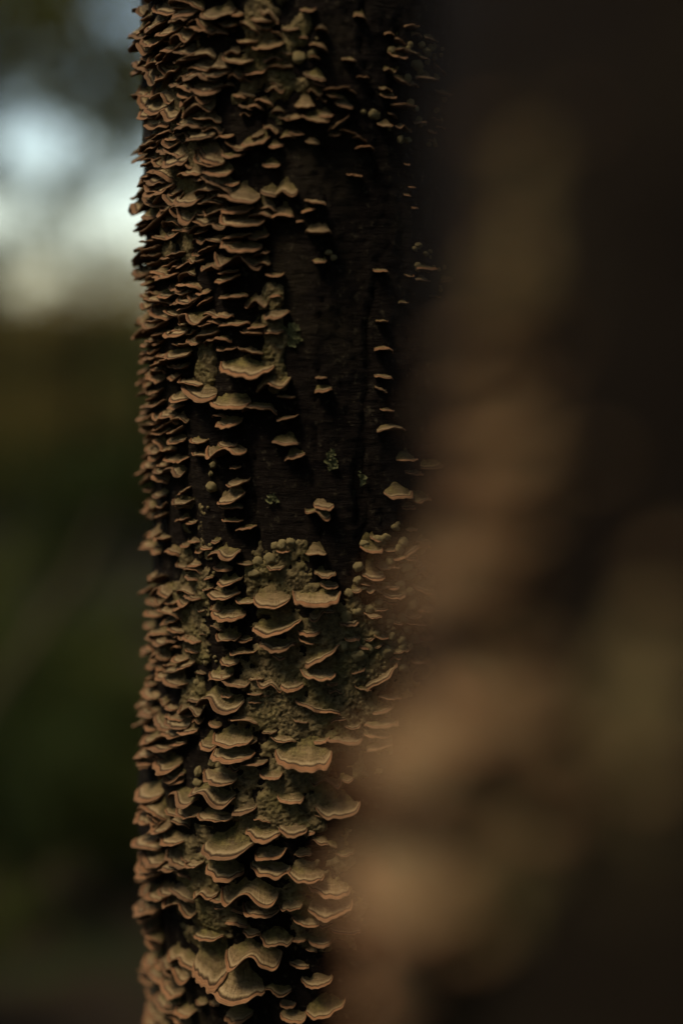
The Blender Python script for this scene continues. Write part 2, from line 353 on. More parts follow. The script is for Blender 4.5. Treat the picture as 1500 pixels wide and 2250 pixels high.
# Hand-read brackets: (crop, x, y of the lip's middle, width, style, tilt deg (+ right end up), attachment height) in crop pixels (1.875 x photo)
CROP_Y = {1: 0, 2: 550, 3: 1100, 4: 1650}
HAND = [
 # crop 1
 (1,485,55,72,'s',15,20),(1,405,105,50,'f',40,20),(1,630,200,140,'s',-5,60),(1,500,255,135,'s',10,40),(1,570,300,110,'s',-5,20),(1,680,270,115,'f',5,30),
 (1,725,115,80,'s',0,25),(1,975,240,62,'f',8,15),(1,1035,315,58,'f',0,12),(1,920,362,118,'f',-8,18),(1,987,370,42,'f',25,12),(1,785,440,88,'s',0,75),
 (1,740,490,92,'s',-8,35),(1,832,500,118,'s',10,50),(1,930,505,90,'f',-38,15),(1,975,540,82,'f',15,10),(1,1020,565,62,'a',20,10),(1,1040,605,84,'a',0,15),
 (1,1185,235,88,'s',0,45),(1,1290,235,55,'s',0,30),(1,1205,335,78,'s',20,60),(1,1300,325,95,'f',0,45),(1,1145,400,72,'s',0,55),(1,1205,433,110,'f',0,10),
 (1,1375,390,72,'s',-5,45),(1,1130,515,70,'s',0,40),(1,1370,525,50,'f',0,20),(1,1280,500,62,'f',-10,15),(1,475,598,64,'s',30,15),(1,575,595,122,'s',-10,60),
 (1,660,600,64,'s',0,50),(1,482,645,100,'s',0,20),(1,465,755,84,'s',12,15),(1,512,825,172,'s',14,75),(1,505,872,130,'s',0,15),(1,530,930,185,'s',8,20),
 (1,500,972,122,'f',-10,12),(1,700,795,112,'w',0,90),(1,830,830,92,'f',10,15),(1,802,865,62,'f',-15,10),(1,690,890,104,'a',0,85),(1,845,955,112,'f',0,60),
 (1,850,1080,62,'s',0,45),(1,525,1030,165,'s',10,20),(1,1300,1108,92,'f',0,35),(1,765,910,34,'f',0,10),(1,450,560,62,'s',10,20),(1,1245,770,34,'f',0,15),
 (1,1225,800,30,'f',10,10),(1,1255,855,34,'f',0,8),(1,1330,575,30,'f',0,15),(1,1025,60,60,'a',15,40),(1,1240,105,60,'f',0,15),(1,540,170,90,'s',5,30),
 (1,1225,675,28,'s',0,12),(1,1000,720,70,'f',5,25),(1,800,40,70,'s',0,30),(1,600,80,90,'s',8,35),(1,640,680,80,'s',5,40),
 # crop 2
 (2,505,48,205,'w',8,40),(2,460,88,92,'f',-6,10),(2,462,122,104,'s',-14,15),(2,482,190,125,'f',-3,25),(2,580,222,112,'w',-5,75),(2,662,188,64,'a',-5,65),
 (2,300,148,112,'a',5,30),(2,208,110,112,'s',0,30),(2,208,190,92,'s',0,30),(2,300,212,112,'s',0,20),(2,332,285,135,'w',4,30),(2,440,272,95,'f',0,30),
 (2,486,304,132,'f',-4,15),(2,246,350,112,'s',0,50),(2,420,370,122,'a',-4,25),(2,560,340,105,'f',4,70),(2,256,440,122,'s',0,35),(2,455,410,84,'s',0,15),
 (2,555,415,112,'f',15,12),(2,230,480,62,'s',0,15),(2,545,506,225,'s',4,50),(2,652,556,152,'w',-12,70),(2,305,545,112,'f',10,25),(2,342,600,150,'s',22,110),
 (2,472,645,172,'s',4,60),(2,592,650,150,'a',4,15),(2,705,606,82,'f',5,8),(2,466,722,112,'s',-8,45),(2,420,684,64,'a',5,15),(2,710,693,97,'f',-14,10),
 (2,700,796,118,'f',5,55),(2,742,852,92,'f',-15,60),(2,455,806,82,'s',4,20),(2,456,832,170,'w',-4,25),(2,335,792,82,'s',4,30),(2,342,842,82,'f',4,10),
 (2,500,966,104,'s',-14,40),(2,472,1036,125,'s',-18,65),(2,470,1058,104,'f',0,10),(2,856,526,52,'f',0,8),(2,866,577,78,'f',-10,45),(2,1120,406,78,'a',6,10),
 (2,1120,521,78,'f',8,10),(2,1110,573,52,'f',25,8),(2,1135,661,62,'f',6,25),(2,1150,736,122,'a',0,15),(2,1215,866,92,'f',0,60),(2,1322,890,105,'f',-6,55),
 (2,1245,918,84,'f',6,20),(2,1180,1016,124,'s',0,75),(2,1262,1032,94,'s',-8,55),(2,866,1062,88,'s',4,65),(2,840,1088,112,'w',20,25),(2,1115,293,52,'f',0,10),
 (2,1110,82,62,'f',0,10),(2,1203,215,42,'f',0,25),(2,1285,122,66,'f',4,45),(2,1392,118,44,'f',-20,25),(2,1230,108,38,'s',0,25),(2,1342,192,54,'f',0,25),
 (2,150,418,54,'s',0,15),(2,1450,110,40,'f',0,10),(2,1225,1060,60,'f',0,30),
 # crop 3
 (3,475,87,94,'f',0,15),(3,532,117,94,'f',-12,25),(3,446,222,135,'w',0,35),(3,466,342,112,'s',-14,50),(3,446,397,135,'s',-4,30),(3,690,217,62,'s',0,35),
 (3,832,226,94,'f',0,65),(3,660,282,76,'s',0,30),(3,872,311,94,'s',8,25),(3,890,356,78,'s',8,15),(3,645,432,158,'s',0,105),(3,536,422,94,'s',0,25),
 (3,836,418,205,'s',0,20),(3,466,482,148,'s',0,40),(3,668,538,205,'s',-12,60),(3,802,552,98,'s',0,55),(3,860,470,115,'w',-24,25),(3,672,606,152,'s',0,25),
 (3,792,588,74,'s',20,20),(3,462,572,112,'s',0,40),(3,525,632,118,'f',-8,25),(3,466,672,84,'s',0,30),(3,432,732,108,'s',-4,50),(3,490,756,124,'s',14,15),
 (3,860,642,150,'f',-34,20),(3,840,727,152,'s',4,45),(3,632,768,108,'w',18,60),(3,732,778,104,'s',-4,75),(3,902,762,54,'s',0,45),(3,1110,732,138,'f',-36,20),
 (3,1036,782,74,'s',10,25),(3,432,838,200,'w',6,70),(3,572,802,74,'f',0,12),(3,802,852,124,'f',22,40),(3,525,907,124,'a',4,25),(3,890,872,104,'a',8,15),
 (3,1146,817,94,'f',8,15),(3,1120,867,94,'f',-15,10),(3,1110,926,145,'f',-3,10),(3,990,938,64,'s',0,35),(3,952,992,142,'f',4,20),(3,690,992,105,'f',6,45),
 (3,482,1002,154,'s',0,60),(3,490,1060,154,'s',0,50),(3,780,1084,220,'s',0,115),(3,570,1087,104,'f',-5,20),(3,1092,972,104,'f',5,10),(3,1102,1020,104,'a',-10,15),
 (3,232,960,112,'s',0,35),(3,195,1012,122,'f',-4,15),(3,1070,211,98,'s',8,50),(3,1150,212,48,'s',0,35),(3,1236,242,64,'s',4,40),(3,1080,322,98,'s',8,65),
 (3,1010,377,48,'s',-10,65),(3,1160,397,98,'s',5,35),(3,1290,377,98,'s',14,65),(3,975,512,84,'s',-2,65),(3,1300,452,84,'f',0,45),(3,1250,512,94,'f',10,45),
 (3,1112,572,64,'s',10,50),(3,990,577,74,'s',0,60),(3,1262,672,54,'s',0,45),(3,1240,122,54,'f',0,20),(3,1285,190,70,'f',0,30),(3,1120,360,60,'f',-10,15),
 # crop 4
 (4,640,112,94,'s',0,35),(4,430,122,134,'s',6,55),(4,282,197,124,'w',4,50),(4,402,186,175,'w',8,30),(4,300,262,94,'s',5,30),(4,410,276,142,'f',-3,20),
 (4,530,252,94,'s',-14,40),(4,725,212,108,'s',0,60),(4,872,136,124,'w',5,25),(4,966,127,48,'s',0,25),(4,925,258,174,'s',-4,75),(4,610,352,132,'s',4,55),
 (4,736,338,112,'s',0,55),(4,800,347,54,'s',0,45),(4,472,418,205,'s',-14,100),(4,642,437,124,'s',-10,45),(4,642,498,158,'s',3,20),(4,456,507,144,'s',0,60),
 (4,850,382,64,'s',20,20),(4,902,397,38,'s',25,20),(4,956,432,74,'s',-10,30),(4,790,522,144,'s',10,45),(4,886,583,164,'s',12,60),(4,556,603,225,'w',-4,60),
 (4,606,667,144,'s',2,45),(4,726,652,98,'s',-2,65),(4,890,662,168,'s',-14,80),(4,790,713,114,'s',14,30),(4,516,662,74,'f',0,10),(4,670,788,124,'s',8,50),
 (4,950,742,124,'f',5,25),(4,852,797,94,'s',0,45),(4,232,582,94,'s',-4,45),(4,272,637,134,'w',8,40),(4,376,592,94,'w',-8,45),(4,120,672,94,'s',0,45),
 (4,112,742,74,'s',0,35),(4,390,762,114,'f',-8,25),(4,275,862,140,'w',-8,85),(4,410,922,134,'l',4,130),(4,172,922,104,'s',-5,110),(4,272,907,114,'w',4,35),
 (4,576,858,215,'w',-4,60),(4,500,982,225,'s',8,110),(4,162,792,74,'f',4,10),(4,760,892,78,'f',8,20),(4,216,1038,124,'s',-10,75),(4,296,1077,78,'s',0,30),
 (4,356,1042,44,'s',0,40),(4,406,1046,38,'s',8,35),(4,666,997,114,'w',6,40),(4,836,962,124,'s',-8,30),(4,512,1102,114,'s',-20,45),(4,736,1112,104,'s',0,40),
 (4,872,1078,154,'s',-18,60),(4,120,382,114,'f',-4,20),(4,105,430,90,'f',4,20),(4,112,502,104,'s',-4,40),(4,110,592,84,'s',0,30),(4,95,285,100,'s',0,45),
 (4,170,300,80,'w',-6,40),(4,160,650,60,'s',0,30),(4,560,760,70,'s',0,30),(4,760,790,60,'f',0,20),(4,330,470,80,'s',-12,40),(4,870,720,70,'s',0,40),
]
def zone_word(px, py):
    if px < 470 and py < 760: return 'in the crowded tiers on the sky-lit flank above bare bark'
    if px < 470 and py < 1560: return 'in the broken ragged tiers beside small pale nodules'
    if px < 470: return 'in the thick bulging tiers on the lower sky-lit flank'
    if px > 780 and py < 420: return 'in the small cluster high on the shaded bark'
    if px > 780 and py < 1060: return 'in the sparse ladder on bare shaded bark'
    if px > 740 and py < 1480: return 'among pale lumpy nodules on the shaded flank'
    if px > 780: return 'just below the pale nodules on the shaded flank'
    if py < 470: return 'on the upper trunk beside bare bark'
    if py < 1160: return 'in the column edging the big bare bark patch'
    if py < 1480: return 'directly below the big bare bark patch'
    if py < 1720: return 'growing out of the olive mossy crust'
    return 'on the well-covered trunk below the mossy crust'
def words(wpx, style, tilt, up):
    s = 'tiny' if wpx < 34 else 'small' if wpx < 52 else 'mid-sized' if wpx < 82 else 'broad'
    k = {'s': 'fan-shaped', 'f': 'thin', 'a': 'arched', 'w': 'two-lobed', 'l': 'drooping'}[style]
    tl = ' slanting' if abs(tilt) >= 20 else ''
    return f'{s}{tl} {k}'
SPECIAL = {(3,645,432): 'broad rounded bracket with olive felted top above a wide crescent bracket',
           (3,780,1084): 'broadest tan fan bracket with finely streaked top, seated on mossy crust',
           (3,836,418): 'wide crescent bracket with upturned ends and frilled orange rim',
           (4,642,498): 'strongly curved crescent bracket tucked right beneath a smaller bracket',
           (4,410,922): 'long drooping tongue-like bracket hanging low between lobed brackets',
           (4,556,603): 'broad bracket with deep M-shaped wavy rim and thick left lobe',
           (2,472,645): 'broad pinkish-tan bracket with thick curled rim beside bare bark',
           (2,1150,736): 'lone arched bracket shaped like a bridge on bare shaded bark',
           (2,545,506): 'very broad thin bracket with striped right rim next to mossy strip',
           (4,472,418): 'very broad sloping bracket overhanging smaller brackets on the lower trunk'}
FUNGI = []                  # (px width, kwargs)
for i, (c, x, y, wd, st, tl, up) in enumerate(HAND):
    px, py = 250+x/1.875, CROP_Y[c]+y/1.875
    wpx = wd/1.875*(1.1 if py > 1600 else 1.0)
    FUNGI.append(dict(px=px, py=py, w=wpx, st=st, tl=tl, up=up/1.875, key=(c, x, y), seed=1000+i))

# procedural brackets in the dense zones (photo-pixel rectangles: x0,x1,y0,y1, spacing, width range)
def inside_any(px, py, lst, k):
    for f in lst:
        if abs(f['px']-px) < k*0.5*(f['w']+20) and abs(f['py']-py) < k*16: return True
    return False
ZONES = [  # x0,x1,y0,y1,count,wmin,wmax
 (296,480,-60,500,118,32,78),(480,620,-60,330,28,26,54),(300,478,480,760,50,26,54),(300,344,470,1050,44,24,44),(300,400,760,1120,34,24,48),
 (300,420,1100,1560,58,22,50),(420,470,1150,1600,14,16,30),(284,420,1550,1900,34,30,62),(280,400,1880,2300,26,34,64),
 (400,760,1560,2300,12,26,50),(460,560,1000,1560,7,26,46),(800,960,1180,1480,26,22,46),(620,760,60,330,18,26,48),(840,980,60,320,14,20,40),
 (560,820,1330,1640,7,24,44),(440,640,420,760,14,34,64)]
pr = random.Random(42)
for zi, (x0, x1, y0, y1, cnt, wa, wb) in enumerate(ZONES):
    made = tries = 0
    while made < cnt and tries < cnt*14:
        tries += 1
        px, py = pr.uniform(x0, x1), pr.uniform(y0, y1); wv = pr.uniform(wa, wb)
        if inside_any(px, py, FUNGI, 0.50 if px < 480 else 0.62): continue
        made += 1
        FUNGI.append(dict(px=px, py=py, w=wv, st=pr.choice('sssfwwa' if py < 500 else 'sssffwa'), tl=pr.gauss(9 if py < 500 else 0, 10), up=wv*(pr.uniform(0.5, 1.0) if py < 520 else pr.uniform(0.3, 0.7)), key=None, seed=5000+len(FUNGI)))
FUNGI.sort(key=lambda f: -f['w'] - (60 if f['key'] else 0))
STUFF = {k: ([], [], [], [], [], [], []) for k in MATS}
def place(T, f, individual, near=False):
    off = 0.006 if not near else 0.008
    h = T.hit(f['px'], f['py'], off)
    if h is None:
        # brackets on the silhouette: put them on the tangent line
        for dx in range(2, 80, 2):
            h = T.hit(f['px']+(dx if not near else dx), f['py'], off)
            if h: break
        if h is None: return
    th, z, dist = h
    r = random.Random(f['seed'])
    m = dist*PXM
    # foreshortening: widths read near the silhouette are wider on the bark
    vd = Vector((-ray(f['px'], f['py']).x, -1, 0)).normalized()
    facing = max(0.45, Vector((math.cos(th), math.sin(th), 0)).dot(vd))
    W = min(0.95*f['w']*m/(facing**0.6), 0.05 if not near else 0.07)
    st = f['st']
    D = W*{'s': 0.50, 'f': 0.46, 'a': 0.44, 'w': 0.46, 'l': 0.6}[st]*r.uniform(0.85, 1.2)
    if near: D *= 1.25
    D = min(D, 0.019 if not near else 0.035)
    if not near and f['px'] < 420: D = min(D, 0.0085 + 0.004*r.random() + (0.004 if 1620 < f['py'] < 2080 else 0))
    el = (CAM_Z-z)/dist                           # how steeply the bracket is seen from above
    dr = {'s': 0.24, 'f': 0.04, 'a': 0.08, 'w': 0.16, 'l': 1.15}[st]*r.uniform(0.8, 1.25)
    if el < 0.05 and st == 's': dr += 0.06
    if f.get('key') is None and not near and f['px'] < 490 and f['py'] < 520: dr += 0.2
    up = max(f['up']*m*1.25, 0.003, 0.22*W)
    z_att = z + dr*D*0.8                           # the lip, not the attachment, is what was read
    alg = r.uniform(0.1, 0.65) + (0.12 if 560 < f['px'] < 960 else 0)
    wear_shade = r.random()**2.2*0.8  # random weathering per bracket
    if f.get('key') is None and not near: wear_shade = min(1, wear_shade+(0.45 if f['py'] < 560 else 0.15))  # upper fillers darkened further: dimmer light there put into their colour
    if near: alg = r.uniform(0, .15); wear_shade *= 0.2
    if individual:
        lab, grp = f['lab']
        add_fungus(T, th, z_att, W, D, up, dr, st, f['tl'], f['seed'], lab, grp, alg, wear_shade)
    else:
        c0, g = fungus_geo(T, th, z_att, W, D, up, dr, st, f['tl'], f['seed'])
        ct, sn = math.cos(th), math.sin(th); rd = r.random()
        for k, (V, F, Z) in g.items():
            sv, sf, sz, sr, sa, sg, so_ = STUFF[k]; o = len(sv); sg += ang_of(V, F)
            sv += [(c0.x+x*ct-y*sn, c0.y+x*sn+y*ct, c0.z+zz) for x, y, zz in V]
            sf += [tuple(q+o for q in ff) for ff in F]; sz += Z; sr += [rd]*len(V); sa += [alg]*len(V); so_ += [wear_shade]*len(V)
for i, f in enumerate(FUNGI):
    if f['key'] in SPECIAL: f['lab'] = (SPECIAL[f['key']], 'bracket fungi on the sharp trunk')
    else:
        l = f"{words(f['w'], f['st'], f['tl'], f['up'])} bracket fungus {zone_word(f['px'], f['py'])}"
        f['lab'] = (l, 'bracket fungi on the sharp trunk')
    place(MAIN, f, i < 245)
# the flank turned away to the left and right, continued as one mass
br = random.Random(5)
for i in range(150):
    th = math.radians(br.choice((br.uniform(100, 172), br.uniform(-172, -150)))); z = br.uniform(0.75, 1.62)
    W = br.uniform(0.010, 0.019)
    c0, g = fungus_geo(MAIN, th, z, W, W*0.45, W*0.5, 0.35, br.choice('sfw'), br.gauss(0, 8), 9000+i)
    ct, sn = math.cos(th), math.sin(th); rd = br.random()
    for k, (V, F, Z) in g.items():
        sv, sf, sz, sr, sa, sg, so_ = STUFF[k]; o = len(sv); sg += ang_of(V, F)
        sv += [(c0.x+x*ct-y*sn, c0.y+x*sn+y*ct, c0.z+zz) for x, y, zz in V]
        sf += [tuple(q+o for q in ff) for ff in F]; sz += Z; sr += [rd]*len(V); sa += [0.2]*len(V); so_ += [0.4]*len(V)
mass = link('small_bracket_fungi', None, None, MAIN.pt(math.radians(-120), 0.8))
for k, (sv, sf, sz, sr, sa, sg, so_) in STUFF.items():
    V = np.array(sv)-np.array(mass.location)
    tag(link(k, mesh(k, V, sf, MATS[k], {'zone': sz, 'rnd': sr, 'alg': sa, 'ang': sg, 'wear_shade': so_}), mass), None, None, kind='stuff')
tag(mass, 'mass of small overlapping tan brackets filling gaps between the larger ones', 'fungus', kind='stuff')

# ------------------------------------------------------------------ pale nodules
def ico():
    import bmesh
    bm = bmesh.new(); bmesh.ops.create_icosphere(bm, subdivisions=3, radius=1.0)
    V = [v.co.copy() for v in bm.verts]; F = [tuple(v.index for v in f.verts) for f in bm.faces]; bm.free(); return V, F
IV, IF = ico()
def nodule_mesh(seed):
    V = []
    for v in IV:
        k = 1+0.30*mnoise.noise(v*1.4+Vector((seed*3.1, 0, 0)))+0.22*mnoise.noise(v*3.3+Vector((0, seed*2.7, 0)))+0.10*mnoise.noise(v*7+Vector((0, 0, seed)))
        V.append((v.x*k*0.75, v.y*k, v.z*k*0.9))
    return mesh('fungus_nodule', V, IF, M_NOD)
NODM = [nodule_mesh(s) for s in range(10)]
NOD = []
def nod(px, py, d, where): NOD.append((px, py, d, where))
for x, y, d in ((760,235,52),(822,215,36),(1150,205,40),(1190,200,42),(1225,182,30),(1268,185,34),(1310,195,36),(1325,190,28),(1250,268,46),(1290,215,40),(1075,470,40),(1030,460,26),(1240,262,36),(1335,315,30),(1215,320,36),(835,158,18),(1360,225,22)):
    nod(250+x/1.875, y/1.875, d/1.875, 'in the small cluster high on the shaded bark')
for x, y, d in ((1255,1012,34),(1240,1025,26),(1290,1045,28),(905,1060,26),(885,1040,30),(1250,1095,30),(1252,1110,24)):
    nod(250+x/1.875, y/1.875, d/1.875, 'on bare shaded bark beside a thin bracket')
for x, y, d in ((400,975,46),(405,885,30),(395,920,24),(358,1060,14),(383,1060,14),(368,1085,12)):
    nod(250+x/1.875, 550+y/1.875, d/1.875, 'on the dark strip between two tiers of brackets')
nr_ = random.Random(11)
for k in range(46):
    nod(nr_.uniform(418, 474), nr_.triangular(1100, 1560, 1400), nr_.uniform(6, 17), 'on the dark strip between two tiers of brackets')
for x, y, d in ((1010,275,44),(1035,180,40),(1095,160,44),(1125,150,36),(1160,110,34),(1190,170,44),(1170,95,24),(1200,275,50),(1215,310,40),(970,385,40),(1010,330,40),(960,480,60),(1000,460,50),(1060,450,40),(1125,435,34),(1065,500,28),(1100,495,34),(1140,500,40),(1195,490,46),(1230,430,52),(1085,550,44),(1150,560,44),(1210,540,36),(1130,625,60),(1190,605,46),(1220,600,36),(1170,640,40),(1195,690,46),(1160,700,36),(1280,350,46),(1310,330,46),(1275,450,40),(1215,375,46),(1180,355,40),(1120,350,36),(1140,250,40),(1240,300,36),(1050,610,50),(990,600,50),(940,600,60),(1010,640,60),(690,185,44),(660,190,36),(725,175,40),(760,175,24),(590,250,50),(640,240,50),(575,300,50),(610,290,40),(655,250,36)):
    nod(250+x/1.875, 1100+y/1.875, d/1.875*1.05, 'in the lumpy colony on the shaded flank' if x > 800 else 'on the pale lumpy patch under bare bark')
for x, y, d in ((345,85,40),(405,50,36),(440,85,40),(460,100,36),(340,130,36),(430,60,30)):
    nod(250+x/1.875, 1650+y/1.875, d/1.875, 'on the dark strip low on the trunk')
for k in range(46):
    nod(nr_.uniform(800, 968), nr_.triangular(1170, 1500, 1340), nr_.uniform(10, 26), 'in the lumpy colony on the shaded flank')
for k in range(20):
    nod(nr_.uniform(855, 985), nr_.uniform(85, 330), nr_.uniform(8, 20), 'in the small cluster high on the shaded bark')
for k in range(8):
    nod(nr_.uniform(900, 985), nr_.uniform(530, 640), nr_.uniform(7, 15), 'on bare shaded bark beside a thin bracket')
for i, (px, py, d, where) in enumerate(NOD):
    h = MAIN.hit(px, py, 0.002)
    if not h: continue
    th, z, dist = h; s = d*dist*PXM*0.5
    o = link('fungus_nodule', NODM[i % 10], None, MAIN.pt(th, z, s*0.25), th)
    o.rotation_euler = (nr_.uniform(-.5, .5), nr_.uniform(-.3, .3), th)
    o.scale = (s*nr_.uniform(.8, 1.1), s*nr_.uniform(.85, 1.2), s*nr_.uniform(.8, 1.15))
    tag(o, ('tiny' if d < 12 else 'lumpy') + ' pale olive fungus nodule ' + where, 'fungus', 'pale young nodules')

# ------------------------------------------------------------------ olive crusts and lichen
def crust(name, px, py, wpx, hpx, seed, label, mat=None, h0=0.0032, cat='crust', cut=0.0, lump=380.0, T=None, st=0.0008):
    T = T or MAIN; th, z, dist = T.hit(px, py); m = dist*PXM
    W, H = wpx*m, hpx*m
    n, k = max(8, int(W/st)), max(8, int(H/st)); R = T.R
    c0 = T.pt(th, z); ct, sn = math.cos(th), math.sin(th)
    V = []; hh = []
    for i in range(n+1):
        for j in range(k+1):
            a, b = 2*i/n-1, 2*j/k-1
            u, v = a*W/2, b*H/2
            e = 1-(a*a+b*b) + 1.3*fbm(u*75+seed, v*75, seed*1.7, 5) - cut
            t = max(-1, min(1, e*1.6))
            h = h0*t*(0.55+0.45*abs(mnoise.noise((u*lump, v*lump, seed))) + 0.35*fbm(u*lump*2.2, v*lump*2.2, seed+4, 3))
            if e < 0: h = -0.0015
            p = T.pt(th+u/R, z+v, h)-c0
            V.append((p.x*ct+p.y*sn, -p.x*sn+p.y*ct, p.z)); hh.append(e)
    F = [f for f in grid_faces(n+1, k+1) if max(hh[q] for q in f) > 0]
    used = sorted({q for f in F for q in f}); mp = {q: i for i, q in enumerate(used)}
    o = link(name, mesh(name, [V[q] for q in used], [tuple(mp[q] for q in f) for f in F], mat or M_CRUST), None, c0, th)
    return tag(o, label, cat)
crust('fungus_crust', 690, 1500, 330, 440, 1.3, 'large olive mossy crust between fan brackets, mid trunk', cut=0.05)
crust('fungus_crust', 860, 1420, 200, 230, 2.9, 'knobbly olive crust running into the pale nodule colony')
crust('fungus_crust', 610, 1260, 150, 150, 4.1, 'pale olive crust under the bare bark above rounded bracket')
crust('fungus_crust', 605, 770, 60, 190, 5.7, 'narrow green mossy strip running down beside bare bark', h0=0.0035)
crust('fungus_crust', 640, 1760, 260, 220, 6.3, 'dark olive crust above two joined brackets on lower trunk', cut=0.05)
crust('fungus_crust', 455, 800, 60, 130, 7.7, 'tan crusted strip flowing down into a sloping bracket')
crust('fungus_crust', 440, 1950, 180, 300, 8.5, 'shaded olive crust on the sky-lit lower flank', cut=0.1)
crust('fungus_crust', 420, 1350, 120, 520, 9.4, 'broken tan crust in the ragged tiers beside nodules', cut=0.25)
crust('fungus_crust', 590, 650, 70, 60, 10.2, 'small green mossy crust beside a wavy bracket', h0=0.004)
crust('fungus_crust', 600, 120, 200, 300, 11.4, 'dim olive crust high on the trunk between brackets', cut=0.2)
crust('fungus_crust', 390, 330, 180, 560, 12.9, 'tan crust behind the crowded tiers on the sky-lit flank', cut=0.05)
crust('fungus_crust', 700, 1980, 200, 240, 13.4, 'dark olive crust beneath the lowest fan brackets', cut=0.25)
def lichen(px, py, wpx, hpx, n, seed, label):
    r = random.Random(seed); th, z, dist = MAIN.hit(px, py); m = dist*PXM
    c0 = MAIN.pt(th, z); ct, sn = math.cos(th), math.sin(th); V = []; F = []
    for _ in range(n):
        a, q = r.uniform(0, 6.28), math.sqrt(r.random()); u0, v0 = q*math.cos(a)*wpx*m/2, q*math.sin(a)*hpx*m/2
        rad = r.uniform(0.0008, 0.0020); o = len(V); k = 11; lift = r.uniform(0.0004, 0.0012); p0 = r.uniform(0, 6)
        ring = [(u0, v0, lift*0.3)]
        for i in range(k):
            b_ = 6.283*i/k; rr = rad*(1+0.35*math.sin(3*b_+p0)+r.uniform(-.2, .2))
            ring.append((u0+rr*math.cos(b_), v0+rr*math.sin(b_), lift*(1+0.5*math.sin(2*b_+p0))))
        for u, v_, h in ring:
            p = MAIN.pt(th+u/MAIN.R, z+v_, h+0.0006)-c0; V.append((p.x*ct+p.y*sn, -p.x*sn+p.y*ct, p.z))
        F += [(o, o+1+i, o+1+(i+1) % k) for i in range(k)]
    tag(link('lichen_patch', mesh('lichen_patch', V, F, M_LICH), None, c0, th), label, 'lichen')
lichen(638, 736, 44, 46, 46, 1, 'small leafy green lichen patch on bare dark bark')
lichen(728, 1012, 20, 50, 26, 2, 'narrow pale green lichen streak on bare dark bark')
lichen(600, 1095, 24, 18, 9, 3, 'faint scrap of lichen beside the column of brackets')
lichen(790, 1050, 26, 30, 9, 4, 'faint grey-green lichen flecks on bare shaded bark')

# ------------------------------------------------------------------ brackets on the near, blurred trunk
NEARF = [(925,1690,270,'s',0),(905,1960,290,'s',5),(1000,1290,260,'s',-5),(1085,1010,190,'s',0),(1060,1560,260,'s',8),(1180,1640,150,'w',0),(960,1500,140,'s',0),
 (985,765,90,'s',0),(965,900,80,'s',0),(1045,280,80,'s',5),(1070,540,60,'s',0),(1100,1150,150,'s',10),(1390,1720,100,'s',0),(1430,1270,110,'s',5),
 (1010,1680,140,'w',0),(790,2090,140,'f',0),(960,2060,160,'s',0),(850,2200,150,'s',0),(1180,760,60,'f',0),(1060,1250,120,'s',10),(1010,1150,110,'s',-4),
 (1230,250,50,'f',0),(1010,1880,140,'s',0),(1160,1800,110,'f',5)]
nf = random.Random(77)
EDGE = [(250, 1030), (700, 1000), (900, 975), (1300, 985), (1600, 910), (1750, 870), (2000, 820), (2300, 770)]
for k in range(110):
    y = nf.triangular(260, 2300, 1900)
    e = np.interp(y, [q[0] for q in EDGE], [q[1] for q in EDGE])
    x = e + abs(nf.gauss(0, 1))*(70 if y < 1000 else 110) + 10
    dark = (950 < x < 1100 and 1760 < y < 1860) or (x > 1080 and 1330 < y < 1460) or y > 2080 and x > 900
    if dark: continue
    NEARF.append((x, y, nf.uniform(40, 120)*(0.6 if y < 900 else 1), nf.choice('ssfwa'), nf.gauss(0, 12)))
STUFF = {k: ([], [], [], [], [], [], []) for k in MATS}
NEARF.sort(key=lambda q: -q[2])
for i, (px, py, wd, st, tl) in enumerate(NEARF):
    big = 'big' if wd > 145 else 'mid-sized' if wd > 80 else 'small'
    kind = {'s': 'fan-shaped', 'f': 'thin', 'a': 'arched', 'w': 'two-lobed'}[st]
    side = 'lit edge' if px < 1130 else 'shaded face'
    f = dict(px=px, py=py, w=wd*0.85, st=st, tl=tl, up=wd*0.45, seed=7000+i, lab=(f'{big} out-of-focus {kind} bracket fungus on the {side} of the blurred trunk', 'bracket fungi on the blurred trunk'))
    place(NEAR, f, i < 55, near=True)
mass = link('small_bracket_fungi', None, None, NEAR.pt(math.radians(-160), 1.0))
for k, (sv, sf, sz, sr, sa, sg, so_) in STUFF.items():
    V = np.array(sv)-np.array(mass.location)
    tag(link(k, mesh(k, V, sf, MATS[k], {'zone': sz, 'rnd': sr, 'alg': sa, 'ang': sg, 'wear_shade': so_}), mass), None, None, kind='stuff')
tag(mass, 'blurred mass of small brackets on the lit edge of the near trunk', 'fungus', kind='stuff')
crust('fungus_crust', 1080, 1200, 260, 560, 31.2, 'blurred tan crust on the upper lit edge of the near trunk', T=NEAR, st=0.002, cut=0.25)
crust('fungus_crust', 1060, 1700, 420, 640, 33.8, 'blurred tan crust among the big brackets of the near trunk', T=NEAR, st=0.002, cut=0.25)
crust('fungus_crust', 1390, 1560, 200, 700, 35.1, 'dim olive crust on the shaded face of the blurred trunk', T=NEAR, st=0.002, cut=0.25)
crust('fungus_crust', 1120, 600, 200, 640, 37.4, 'dim brown crust high on the blurred near trunk', T=NEAR, st=0.002, cut=0.35)

